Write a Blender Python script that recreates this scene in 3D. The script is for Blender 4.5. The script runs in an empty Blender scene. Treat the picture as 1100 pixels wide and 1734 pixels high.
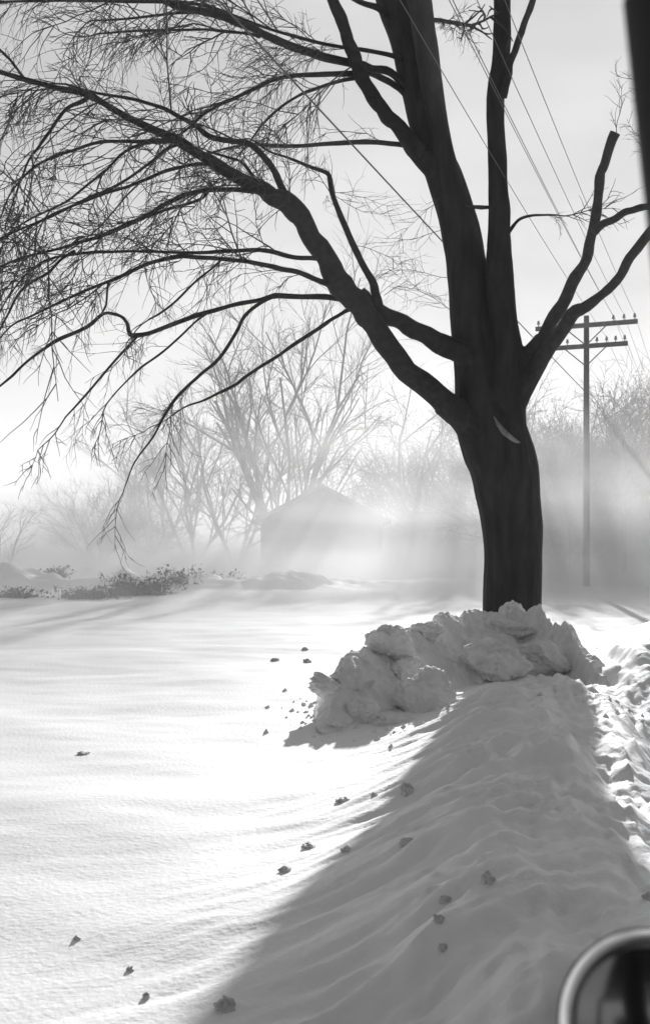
import bpy, math, random
import numpy as np
from mathutils import Vector, noise as mnoise

# ------------------------------------------------------------------ camera, sky, sun, exposure
SC = bpy.context.scene
F, HC, HOR = 1700.0, 1.40, 920.0          # focal length in photo pixels, eye height (m), horizon row
cam_d = bpy.data.cameras.new('camera'); CAM = bpy.data.objects.new('camera', cam_d)
SC.collection.objects.link(CAM); SC.camera = CAM
CAM.location = (0, 0, HC); CAM.rotation_euler = (math.radians(90), 0, 0)
cam_d.sensor_fit = 'VERTICAL'; cam_d.sensor_height = 36; cam_d.sensor_width = 36
cam_d.lens = 36 * F / 1734; cam_d.shift_y = (HOR - 867) / 1734
cam_d.clip_start = 0.02; cam_d.clip_end = 3000
cam_d.dof.use_dof = True; cam_d.dof.focus_distance = 13.0; cam_d.dof.aperture_fstop = 8.0

SUN_X, SUN_Y = 828.0, 430.0
sdir = Vector(((SUN_X - 550) / F, 1, (HOR - SUN_Y) / F)).normalized()
elev = math.asin(sdir.z); azim = math.atan2(sdir.x, sdir.y)
world = bpy.data.worlds.new('World'); SC.world = world; world.use_nodes = True
nt = world.node_tree; nt.nodes.clear()
sky = nt.nodes.new('ShaderNodeTexSky'); sky.sky_type = 'NISHITA'; sky.sun_disc = False
sky.sun_elevation = elev; sky.sun_rotation = azim; sky.altitude = 100
sky.air_density = 1.0; sky.dust_density = 8.0; sky.ozone_density = 1.0
bw = nt.nodes.new('ShaderNodeRGBToBW'); bg = nt.nodes.new('ShaderNodeBackground')
bg.inputs['Strength'].default_value = 0.15
wo = nt.nodes.new('ShaderNodeOutputWorld')
# a thin veil of high cloud evens the whole sky out: v / (1 + v / CAP)
CAP = 2.8
dv = nt.nodes.new('ShaderNodeMath'); dv.operation = 'MULTIPLY_ADD'; dv.inputs[1].default_value = 1 / CAP; dv.inputs[2].default_value = 1
qv = nt.nodes.new('ShaderNodeMath'); qv.operation = 'DIVIDE'
nt.links.new(sky.outputs[0], bw.inputs[0]); nt.links.new(bw.outputs[0], dv.inputs[0])
nt.links.new(bw.outputs[0], qv.inputs[0]); nt.links.new(dv.outputs[0], qv.inputs[1]); 
tcw = nt.nodes.new('ShaderNodeTexCoord'); mpw = nt.nodes.new('ShaderNodeMapping'); mpw.inputs['Scale'].default_value = (2.2, 2.2, 7)
nzw = nt.nodes.new('ShaderNodeTexNoise'); nzw.inputs['Scale'].default_value = 1.6; nzw.inputs['Detail'].default_value = 5
mrw = nt.nodes.new('ShaderNodeMapRange'); mrw.inputs['From Min'].default_value = .3; mrw.inputs['From Max'].default_value = .7
mrw.inputs['To Min'].default_value = .86; mrw.inputs['To Max'].default_value = 1.12
mlw = nt.nodes.new('ShaderNodeMath'); mlw.operation = 'MULTIPLY'
nt.links.new(tcw.outputs['Generated'], mpw.inputs[0]); nt.links.new(mpw.outputs[0], nzw.inputs['Vector']); nt.links.new(nzw.outputs['Fac'], mrw.inputs['Value'])
nt.links.new(qv.outputs[0], mlw.inputs[0]); nt.links.new(mrw.outputs[0], mlw.inputs[1]); nt.links.new(mlw.outputs[0], bg.inputs['Color'])
nt.links.new(bg.outputs[0], wo.inputs['Surface'])
sun_d = bpy.data.lights.new('sun', 'SUN'); SUN = bpy.data.objects.new('sun', sun_d)
SC.collection.objects.link(SUN); sun_d.energy = 5.0; sun_d.angle = math.radians(0.6); sun_d.color = (1, 1, 1)
SUN.rotation_euler = (-sdir).to_track_quat('-Z', 'Y').to_euler(); SUN.location = (10, 40, 25)
vs = SC.view_settings; vs.view_transform = 'Standard'; vs.look = 'None'; vs.gamma = 1; vs.exposure = 0.70
vs.use_curve_mapping = False
SC.cycles.volume_bounces = 1; SC.cycles.max_bounces = 8

C = SC.collection
random.seed(5); RNG = np.random.default_rng(5)

def P(px, py, d):
    return Vector(((px - 550) / F * d, d, HC + (HOR - py) / F * d))

# ------------------------------------------------------------------ materials (all greys: a black and white photograph)
def mat(name, v, rough=0.7, var=0.0, scale=6.0, bump=0.0, bscale=30.0, metal=0.0, stretch=None):
    m = bpy.data.materials.new(name); m.use_nodes = True
    n = m.node_tree; b = n.nodes['Principled BSDF']
    b.inputs['Base Color'].default_value = (v, v, v, 1); b.inputs['Roughness'].default_value = rough
    b.inputs['Metallic'].default_value = metal
    tc = n.nodes.new('ShaderNodeTexCoord'); src = tc.outputs['Object']
    if stretch:
        mp = n.nodes.new('ShaderNodeMapping'); mp.inputs['Scale'].default_value = stretch
        n.links.new(src, mp.inputs[0]); src = mp.outputs[0]
    if var:
        t = n.nodes.new('ShaderNodeTexNoise'); t.inputs['Scale'].default_value = scale; t.inputs['Detail'].default_value = 6
        r = n.nodes.new('ShaderNodeValToRGB')
        lo, hi = max(0, v * (1 - var)), min(0.93, v * (1 + var))
        r.color_ramp.elements[0].position = .3; r.color_ramp.elements[1].position = .7
        r.color_ramp.elements[0].color = (lo, lo, lo, 1); r.color_ramp.elements[1].color = (hi, hi, hi, 1)
        n.links.new(src, t.inputs['Vector']); n.links.new(t.outputs['Fac'], r.inputs[0])
        n.links.new(r.outputs[0], b.inputs['Base Color'])
    if bump:
        t = n.nodes.new('ShaderNodeTexNoise'); t.inputs['Scale'].default_value = bscale; t.inputs['Detail'].default_value = 8
        bp = n.nodes.new('ShaderNodeBump'); bp.inputs['Strength'].default_value = bump; bp.inputs['Distance'].default_value = 0.02
        n.links.new(src, t.inputs['Vector']); n.links.new(t.outputs['Fac'], bp.inputs['Height'])
        n.links.new(bp.outputs[0], b.inputs['Normal'])
    return m
M_SNOW = mat('snow', .86, .75, .03, 1.5, .22, 40)
M_PILE = mat('packed_snow', .78, .85, .12, 7, .9, 26)
M_CLOD = mat('icy_clod', .55, .7, .3, 14, .6, 40)
M_BARK = mat('bark', .024, .9, .5, 7, 1.0, 16, stretch=(1, 1, .22))
M_LIMB = mat('limb_bark', .02, .9, .4, 12, .5, 30)
M_SCAR = mat('bare_wood', .22, .8, .35, 14, .4, 30, stretch=(1, 1, .3))
M_TWIG = mat('twig_bark', .05, .9)
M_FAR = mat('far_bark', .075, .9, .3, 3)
M_POLE = mat('pole_wood', .085, .9, .35, 6, .3, 20, stretch=(1, 1, .1))
M_CER = mat('ceramic', .25, .3)
M_WIRE = mat('cable', .10, .6)
M_SHRUB = mat('dead_leaves', .035, .9, .5, 12)
M_FIR = mat('needles', .04, .9, .4, 5)
M_CHROME = mat('chrome', .6, .3, metal=1.0)
M_GLASS = mat('mirror_glass', .42, .12, metal=1.0)
M_RIM = mat('satin_rim', .9, .3, metal=1.0)
M_TRIM = mat('black_trim', .004, .8)
M_PAINT = mat('car_paint', .05, .25)
M_TYRE = mat('tyre_rubber', .02, .85)
M_CLOTH = mat('seat_cloth', .04, .9)

def vol(name, dens, aniso=.35):
    m = bpy.data.materials.new(name); m.use_nodes = True; n = m.node_tree; n.nodes.clear()
    v = n.nodes.new('ShaderNodeVolumePrincipled'); v.inputs['Density'].default_value = dens
    v.inputs['Color'].default_value = (.97, .97, .97, 1); v.inputs['Anisotropy'].default_value = aniso
    o = n.nodes.new('ShaderNodeOutputMaterial'); n.links.new(v.outputs[0], o.inputs['Volume'])
    return m

# ------------------------------------------------------------------ object helpers
def link(name, verts, faces, material, parent=None, smooth=True):
    me = bpy.data.meshes.new(name); me.from_pydata([tuple(v) for v in verts], [], faces); me.update()
    if smooth: me.polygons.foreach_set('use_smooth', [True] * len(me.polygons))
    me.materials.append(material)
    o = bpy.data.objects.new(name, me); C.objects.link(o)
    if parent: o.parent = parent
    return o
def tag(o, label, cat, group=None):
    o['label'] = label; o['category'] = cat
    if group: o['group'] = group
    return o
def thing(name, loc, label, cat, group=None):
    o = bpy.data.objects.new(name, None); C.objects.link(o); o.location = loc; o.empty_display_size = .2
    return tag(o, label, cat, group)
class MB:
    """collects tubes and boxes; positions are relative to an origin"""
    def __init__(s, org=(0, 0, 0)): s.v = []; s.f = []; s.o = Vector(org)
    def tube(s, pts, rad, n=6, cap=True):
        pts = [Vector(p) for p in pts]; base = len(s.v); k = len(pts); up = Vector((0.13, -1, 0.21)).normalized()
        for i, p in enumerate(pts):
            t = (pts[min(i + 1, k - 1)] - pts[max(i - 1, 0)])
            if t.length < 1e-9: t = Vector((0, 0, 1))
            t.normalize()
            a = up - t * up.dot(t)
            if a.length < .05: a = t.orthogonal()
            a.normalize(); b = t.cross(a); up = a
            for j in range(n):
                an = 2 * math.pi * j / n
                s.v.append(p - s.o + (a * math.cos(an) + b * math.sin(an)) * rad[i])
        for i in range(k - 1):
            for j in range(n):
                q = base + i * n; j2 = (j + 1) % n
                s.f.append((q + j, q + j2, q + n + j2, q + n + j))
        if cap:
            s.f.append(tuple(base + j for j in range(n))[::-1]); s.f.append(tuple(base + (k - 1) * n + j for j in range(n)))
    def box(s, c, ax, ay, az):
        c, ax, ay, az = Vector(c) - s.o, Vector(ax), Vector(ay), Vector(az); b = len(s.v)
        for i in (-1, 1):
            for j in (-1, 1):
                for k in (-1, 1): s.v.append(c + ax * i + ay * j + az * k)
        s.f += [tuple(b + q for q in t) for t in ((0, 1, 3, 2), (4, 6, 7, 5), (0, 4, 5, 1), (2, 3, 7, 6), (0, 2, 6, 4), (1, 5, 7, 3))]
    def build(s, name, m, parent=None, smooth=True): return link(name, s.v, s.f, m, parent, smooth)
def catmull(pts, sub):
    """pts: list of tuples of equal length; returns smooth samples through them"""
    a = [np.array(p, float) for p in pts]; out = []
    a = [2 * a[0] - a[1]] + a + [2 * a[-1] - a[-2]]
    for i in range(1, len(a) - 2):
        for k in range(sub):
            t = k / sub
            out.append(.5 * ((2 * a[i]) + (-a[i-1] + a[i+1]) * t + (2*a[i-1] - 5*a[i] + 4*a[i+1] - a[i+2]) * t*t + (-a[i-1] + 3*a[i] - 3*a[i+1] + a[i+2]) * t**3))
    out.append(a[-2]); return out

# ------------------------------------------------------------------ numpy noise
def perlin(x, y, seed=0):
    x = np.asarray(x, float); y = np.asarray(y, float)
    x0 = np.floor(x).astype(np.int64); y0 = np.floor(y).astype(np.int64); fx = x - x0; fy = y - y0
    def g(ix, iy, dx, dy):
        h = (ix * 374761393 + iy * 668265263 + seed * 974634777) & 0xffffffff
        h = ((h ^ (h >> 13)) * 1274126177) & 0xffffffff; h = h ^ (h >> 16)
        an = (h & 0xffff) / 65536.0 * 2 * math.pi
        return np.cos(an) * dx + np.sin(an) * dy
    u = fx**3 * (fx * (fx * 6 - 15) + 10); v = fy**3 * (fy * (fy * 6 - 15) + 10)
    a = g(x0, y0, fx, fy); b = g(x0 + 1, y0, fx - 1, fy); c = g(x0, y0 + 1, fx, fy - 1); d = g(x0 + 1, y0 + 1, fx - 1, fy - 1)
    return (a + (b - a) * u) * (1 - v) + (c + (d - c) * u) * v
def fbm(x, y, o=4, seed=0, g=.5):
    r = 0; a = 1
    for i in range(o): r = r + a * perlin(x * 2**i, y * 2**i, seed + i * 17); a *= g
    return r
def clods(x, y, c, seed):
    """heaped round-topped clods of about size c: height 0..1"""
    x = np.asarray(x, float) / c; y = np.asarray(y, float) / c
    x0 = np.floor(x).astype(np.int64); y0 = np.floor(y).astype(np.int64); best = np.zeros_like(x)
    for i in (-1, 0, 1):
        for j in (-1, 0, 1):
            ix, iy = x0 + i, y0 + j
            h = (ix * 374761393 + iy * 668265263 + seed * 974634777) & 0xffffffff
            h = ((h ^ (h >> 13)) * 1274126177) & 0xffffffff; h = h ^ (h >> 16)
            a = (h & 255) / 255.0; b = ((h >> 8) & 255) / 255.0; r = ((h >> 16) & 255) / 255.0
            an = r * 9.0; dx = x - ix - a; dy = y - iy - b
            u = dx * np.cos(an) + dy * np.sin(an); v = (-dx * np.sin(an) + dy * np.cos(an)) * (1.1 + .7 * b)
            d = (u * u + v * v) / (.35 + .75 * r)**2
            best = np.maximum(best, (.35 + .65 * a) * np.clip(1 - d, 0, 1)**.75)
    return best
def sstep(a, b, x):
    t = np.clip((np.asarray(x, float) - a) / (b - a), 0, 1); return t * t * (3 - 2 * t)

# ------------------------------------------------------------------ the snow field and the bank
def crest(Y):       # where the ridge of the bank runs, metres to the right of the camera
    return np.interp(Y, [0, 2.5, 4, 5.5, 7.4, 9.5, 12, 16], [.45, .55, .80, 1.08, 1.45, 1.95, 2.6, 3.2])
def ground(X, Y):
    X = np.asarray(X, float); Y = np.asarray(Y, float)
    near = 1 - sstep(14, 26, Y); s = X - crest(Y)
    z = .05 * fbm(X * .35, Y * .35, 3, 3) * (.4 + .6 * near) * sstep(1.5, 4, Y)
    # bank: a low ridge, its far side falling towards the road on the right
    hgt = .30 * sstep(1.0, 3.2, Y) * (1 - .8 * sstep(6.6, 9.2, Y))
    left = np.exp(-np.clip(-s, 0, None)**2 / (2 * .50**2)); right = np.exp(-np.clip(s, 0, None)**2 / (2 * .75**2))
    z = z + hgt * np.where(s < 0, left, right)
    # bank across the right, lit beyond its top and falling towards the camera
    rt = sstep(.25, 1.3, s)
    top = .52 * sstep(6.2, 10.4, Y) * (1 - sstep(10.5, 15.5, Y) * .9)
    z = z + rt * (top - .32 * (1 - sstep(5.0, 9.5, Y)))
    # wind and plough streaks: turned across the crest
    wx = .16 * fbm(X * .9, Y * .9, 2, 21)
    psi = Y - (.55 * s + .7 * np.clip(s, 0, None)**2); cr_ = X - .147 * Y + .35 * wx
    amp = near * (.25 + .75 * sstep(-1.0, -.1, s)) * sstep(.8, 2.0, Y) * (1 - .8 * sstep(9, 12, Y)) * (1 - .93 * sstep(.45, 1.7, -s))
    rid = lambda u, v, o, sd: sum((.5 - np.abs(perlin(u * 2**i, v * 2**i, sd + i))) * .5**i for i in range(o))
    stl = .115 * fbm((psi + wx) * 2.6, s * .55 + 3, 5, 31, .6) + .05 * rid((psi + wx) * 5.5, s * 1.3, 3, 34) + .06 * fbm(X * 2.4, Y * 2.0, 5, 46, .58) * sstep(-.6, .1, s)
    str_ = .15 * fbm(cr_ * 2.8, Y * .40, 5, 37, .58) + .07 * rid(cr_ * 4.5, Y * .7, 3, 39) + .025 * fbm(X * 2.5, Y * 1.8, 5, 44)
    str_ = str_ * (1 - .45 * sstep(.6, 1.3, s))
    bl = sstep(-.3, .4, s); st = stl * (1 - bl) + str_ * bl
    lump = fbm(X * 1.6, Y * 1.6, 3, 41) * .035 * sstep(-.6, .2, s) * near
    z = z + amp * st + lump * sstep(1.5, 2.5, Y) * (1 - .7 * sstep(9, 12, Y))
    # thrown clods on the bank
    pm = near * (1 - .8 * sstep(.25, .8, s)) * sstep(-.75, -.15, s) * sstep(1.8, 3.0, Y) * (1 - sstep(8.5, 10.5, Y)); pt = sstep(-.25, .45, fbm(X * 1.1, Y * 1.1, 3, 111)); wq = .05 * fbm(X * 6, Y * 6, 2, 113)
    z = z + pm * (.055 * pt * clods(X + wq, Y - wq, .24, 12) + .026 * (.3 + .7 * pt) * clods(X + wq, Y - wq, .10, 13) + .016 * fbm(X * 9, Y * 7, 3, 115))
    # drifts out on the field
    z = z + near * .004 * perlin(Y * 2.6 - X * .8 + wx * 2, X * .35, 51) + .011 * near * fbm(X * .8, Y * 1.6, 3, 57)
    # hollow right at the foot of the picture
    z = z - .10 * np.exp(-((X - .10)**2 / .10 + (Y - 2.75)**2 / .10))
    # the far edge of the field, then rising land behind
    z = z + .35 * np.exp(-((Y - 30 - 2 * perlin(X * .1, 0 * Y, 61))**2) / 18) * (.6 + .8 * perlin(X * .22, Y * .05, 63))
    rag = np.clip(.55 + 1.1 * fbm(X * .55, Y * .5, 4, 117), 0, 1.5)
    z = z + .62 * rag * np.exp(-((Y - 28.6 - .5 * perlin(X * .4, 0 * Y, 119))**2) / 1.6) * (1 - .75 * sstep(-3, 2.5, X)) * sstep(-24, -16, X)
    far = sstep(60, 150, Y)
    z = z + far * (4.5 + 4 * fbm(X * .012, Y * .012, 3, 71)) + sstep(150, 420, Y) * 10 * (1 + fbm(X * .004, Y * .004, 3, 73))
    return z
def gz(x, y): return float(ground(np.array([x]), np.array([y]))[0])

def axis(parts):
    out = []
    for a, b, st in parts: out += list(np.arange(a, b, st))
    out.append(parts[-1][1]); return np.array(out)
gx = axis([(-260, -60, 20), (-60, -20, 4), (-20, -12, .8), (-12, -3, .12), (-3, -1.6, .06), (-1.6, 4.4, .025), (4.4, 8, .15), (8, 24, .8), (24, 60, 4), (60, 260, 20)])
gy = axis([(-60, -8, 4), (-8, 1.5, .4), (1.5, 2.2, .06), (2.2, 9, .022), (9, 14, .04), (14, 22, .12), (22, 26, .3), (26, 31, .09), (31, 40, .5), (40, 100, 2), (100, 240, 10), (240, 620, 30)])
XX, YY = np.meshgrid(gx, gy); ZZ = ground(XX, YY)
nx, ny = len(gx), len(gy)
co = np.stack([XX, YY, ZZ], -1).reshape(-1, 3)
ii = (np.arange(ny - 1)[:, None] * nx + np.arange(nx - 1)[None, :]).ravel()
quads = np.stack([ii, ii + 1, ii + nx + 1, ii + nx], -1)
def np_mesh(name, co, quads, m):
    me = bpy.data.meshes.new(name); me.vertices.add(len(co)); me.vertices.foreach_set('co', co.astype(np.float32).ravel())
    me.loops.add(quads.size); me.loops.foreach_set('vertex_index', quads.astype(np.int32).ravel())
    me.polygons.add(len(quads)); me.polygons.foreach_set('loop_start', np.arange(0, quads.size, 4, dtype=np.int32))
    me.polygons.foreach_set('use_smooth', np.ones(len(quads), bool)); me.update(calc_edges=True); me.validate()
    me.materials.append(m); o = bpy.data.objects.new(name, me); C.objects.link(o); return o
g_ob = np_mesh('ground', co, quads, M_SNOW); g_ob['kind'] = 'structure'

# ------------------------------------------------------------------ air: haze box and the blowing snow
hz = MB(); hz.box((0, 225, 13), (300, 0, 0), (0, 300, 0), (0, 0, 17.5)); 
hz_ob = hz.build('haze', vol('haze_air', .0009), None, False); hz_ob['kind'] = 'stuff'

bs = MB(); bs.box((0, 62, 8.2), (75, 0, 0), (0, 41, 0), (0, 0, 9.0))
m = bpy.data.materials.new('snow_dust'); m.use_nodes = True; n = m.node_tree; n.nodes.clear()
v = n.nodes.new('ShaderNodeVolumePrincipled'); v.inputs['Color'].default_value = (.97, .97, .97, 1); v.inputs['Anisotropy'].default_value = .3
o = n.nodes.new('ShaderNodeOutputMaterial'); n.links.new(v.outputs[0], o.inputs['Volume'])
def node(t, op=None, *ins):
    q = n.nodes.new(t)
    if op: q.operation = op
    for i, x in enumerate(ins):
        if x is None: continue
        if hasattr(x, 'is_output'): n.links.new(x, q.inputs[i])
        else: q.inputs[i].default_value = x
    return q.outputs[0]
tcn = n.nodes.new('ShaderNodeTexCoord'); sp = n.nodes.new('ShaderNodeSeparateXYZ'); n.links.new(tcn.outputs['Object'], sp.inputs[0])
mp = n.nodes.new('ShaderNodeMapping'); mp.inputs['Scale'].default_value = (.055, .055, .16); n.links.new(tcn.outputs['Object'], mp.inputs[0])
nz = n.nodes.new('ShaderNodeTexNoise'); nz.inputs['Scale'].default_value = 1.0; nz.inputs['Detail'].default_value = 3; n.links.new(mp.outputs[0], nz.inputs['Vector'])
puff = node('ShaderNodeMath', 'MULTIPLY_ADD', nz.outputs['Fac'], 8.0, -4.0)              # -4 .. 4 m: ragged top of the drift
zz = node('ShaderNodeMath', 'SUBTRACT', sp.outputs[2], puff)
low = node('ShaderNodeMapRange'); mr = n.nodes[-1]
n.links.new(zz, mr.inputs['Value']); mr.inputs['From Min'].default_value = 0.5; mr.inputs['From Max'].default_value = 4.4
mr.inputs['To Min'].default_value = 0.052; mr.inputs['To Max'].default_value = 0.0; mr.interpolation_type = 'SMOOTHSTEP'
hi_ = n.nodes.new('ShaderNodeMapRange'); n.links.new(sp.outputs[2], hi_.inputs['Value']); hi_.inputs['From Min'].default_value = 2; hi_.inputs['From Max'].default_value = 17
hi_.inputs['To Min'].default_value = 0.0075; hi_.inputs['To Max'].default_value = 0.0; hi_.interpolation_type = 'SMOOTHSTEP'
xf = n.nodes.new('ShaderNodeMapRange'); n.links.new(sp.outputs[0], xf.inputs['Value']); xf.inputs['From Min'].default_value = -6; xf.inputs['From Max'].default_value = 9
xf.inputs['To Min'].default_value = 1.05; xf.inputs['To Max'].default_value = 2.2; xf.interpolation_type = 'SMOOTHSTEP'
lw = n.nodes.new('ShaderNodeMapRange'); n.links.new(node('ShaderNodeMath', 'SUBTRACT', sp.outputs[2], node('ShaderNodeMath', 'MULTIPLY', puff, .3)), lw.inputs['Value'])
lw.inputs['From Min'].default_value = -.4; lw.inputs['From Max'].default_value = 1.6; lw.inputs['To Min'].default_value = .11; lw.inputs['To Max'].default_value = 0; lw.interpolation_type = 'SMOOTHSTEP'
mp2 = n.nodes.new('ShaderNodeMapping'); mp2.inputs['Scale'].default_value = (.10, .30, .7); mp2.inputs['Rotation'].default_value = (0, .25, 0); n.links.new(tcn.outputs['Object'], mp2.inputs[0])
nz2 = n.nodes.new('ShaderNodeTexNoise'); nz2.inputs['Scale'].default_value = 1.0; nz2.inputs['Detail'].default_value = 4; n.links.new(mp2.outputs[0], nz2.inputs['Vector'])
wsp = n.nodes.new('ShaderNodeMapRange'); n.links.new(nz2.outputs['Fac'], wsp.inputs['Value']); wsp.inputs['From Min'].default_value = .38; wsp.inputs['From Max'].default_value = .66; wsp.inputs['To Min'].default_value = .25; wsp.inputs['To Max'].default_value = 2.1
both = node('ShaderNodeMath', 'MULTIPLY', node('ShaderNodeMath', 'ADD', mr.outputs[0], lw.outputs[0]), wsp.outputs[0])
sm_ = node('ShaderNodeMath', 'ADD', node('ShaderNodeMath', 'MULTIPLY', both, xf.outputs[0]), hi_.outputs[0])
fade = n.nodes.new('ShaderNodeMapRange'); n.links.new(sp.outputs[1], fade.inputs['Value']); fade.inputs['From Min'].default_value = 18.5; fade.inputs['From Max'].default_value = 29
fade.interpolation_type = 'SMOOTHSTEP'
n.links.new(node('ShaderNodeMath', 'MULTIPLY', sm_, fade.outputs[0]), v.inputs['Density'])
bso = bs.build('blowing_snow', m, None, False); bso['kind'] = 'stuff'
SC.cycles.volume_step_rate = 0.35; SC.cycles.volume_max_steps = 96

# ------------------------------------------------------------------ the maple in front
D0 = 15.0
tree = thing('maple_tree', (P(866, 1075, D0).x, D0, gz(P(866, 1075, D0).x, D0)), 'large bare dark maple with forked trunk rising from the heap of snow', 'tree')
TO = tree.location.copy()
TP = []
def tl(pts, d0, d1, sub=5):
    q = catmull(pts, sub); n = len(q); out = []
    for i, (x, y, w) in enumerate(q):
        d = d0 + (d1 - d0) * i / (n - 1); out.append((P(x, y, d), w / 2 / F * d))
    return out
stems = [
 ([(868,1130,108),(867,1080,104),(866,1035,99),(867,990,97),(868,950,98),(867,900,100),(861,850,106),(854,800,114),(842,755,114),(838,715,96),(836,680,60)], 15, 15),
 ([(845,800,90),(832,760,100),(813,705,88),(806,650,74),(802,600,72),(798,550,70),(794,500,68),(789,450,67),(781,400,66),(769,350,62),(752,300,60),(731,250,54),(716,200,52),(704,150,50),(692,100,50),(680,50,52),(663,0,54),(640,-100,50),(600,-260,42)], 14.95, 15.4),
 ([(868,800,60),(864,760,58),(862,710,54),(860,655,58),(857,600,58),(852,550,48),(848,500,46),(845,450,45),(844,400,38),(845,350,35),(842,310,32),(841,250,31),(838,200,30),(840,150,29),(847,100,30),(849,50,29),(850,0,28),(852,-100,27),(848,-260,24)], 14.9, 14.6),
 ([(785,420,40),(772,360,40),(760,300,38),(749,250,36),(740,200,33),(731,150,36),(724,100,38),(717,50,38),(711,0,40),(706,-100,38),(720,-260,32)], 15.1, 14.7),
]
tb = MB(TO)
for pts, a, b in stems:
    q = tl(pts, a, b); tb.tube([p for p, r in q], [r for p, r in q], 14)
# stubs of the limbs so that they grow out of the trunk
LIMBS = [
 # name key, start depth, end depth, points (x, y, width)
 ('E', 14.9, 12.3, [(812,745,60),(785,708,52),(748,680,44),(700,636,42),(660,592,40),(630,545,40),(608,515,42),(585,492,44),(565,465,42),(540,420,38),(515,380,36),(490,346,40),(455,328,30),(420,309,26),(380,288,21),(340,263,18),(300,238,18),(250,215,13),(200,190,12),(150,161,13),(100,149,10),(40,134,9),(0,122,8),(-60,105,7)]),
 ('G', 14.9, 14.4, [(808,612,40),(775,595,38),(740,580,36),(700,558,32),(660,538,30),(630,522,34),(605,502,36)]),
 ('Y1', 14.85, 13.9, [(868,645,36),(890,608,32),(918,572,26),(945,525,23),(968,480,22),(990,438,19),(1004,390,18),(1011,340,17),(1015,300,17),(1025,270,17),(1042,226,20)]),
 ('Y2', 14.85, 13.4, [(868,690,38),(888,655,34),(910,618,28),(942,572,25),(970,532,24),(992,519,20),(1020,498,17),(1050,465,17),(1072,428,17),(1100,394,17),(1140,350,15)]),
 ('C', 15.1, 14.0, [(735,285,40),(708,258,34),(688,232,29),(660,203,27),(640,178,26),(620,145,25),(608,120,24),(600,95,23),(590,68,22),(578,35,21),(563,0,20),(540,-60,18),(500,-160,13)]),
]
for k, a, b, pts in LIMBS:
    q = tl(pts[:3], a, a + (b - a) * 2 / (len(pts) - 1)); tb.tube([p for p, r in q], [r for p, r in q], 10)
raw = tb.build('trunk_raw', M_BARK)
md = raw.modifiers.new('r', 'REMESH'); md.mode = 'VOXEL'; md.voxel_size = .022; md.use_smooth_shade = True
sm = raw.modifiers.new('s', 'SMOOTH'); sm.iterations = 6; sm.factor = .6
bpy.context.view_layer.update()
me = bpy.data.meshes.new_from_object(raw.evaluated_get(bpy.context.evaluated_depsgraph_get())); me.name = 'trunk'
bpy.data.objects.remove(raw)
n = len(me.vertices); vc = np.empty(n * 3, np.float32); me.vertices.foreach_get('co', vc); vc = vc.reshape(-1, 3)
nr = np.empty(n * 3, np.float32); me.vertices.foreach_get('normal', nr); nr = nr.reshape(-1, 3)
an = np.arctan2(vc[:, 1], vc[:, 0] + .15) ; h = vc[:, 2]
rg = 1 - np.abs(perlin(an * 5 + 1.5 * perlin(an * 2, h * .7, 5), h * 1.3, 7)) * 2.2
vc += nr * (rg * .008 + .012 * perlin(vc[:, 0] * 4, h * 2.2, 9))[:, None]
me.vertices.foreach_set('co', vc.ravel()); me.polygons.foreach_set('use_smooth', np.ones(len(me.polygons), bool)); me.update()
me.materials.clear(); me.materials.append(M_BARK)
trunk = bpy.data.objects.new('trunk', me); C.objects.link(trunk); trunk.parent = tree

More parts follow.
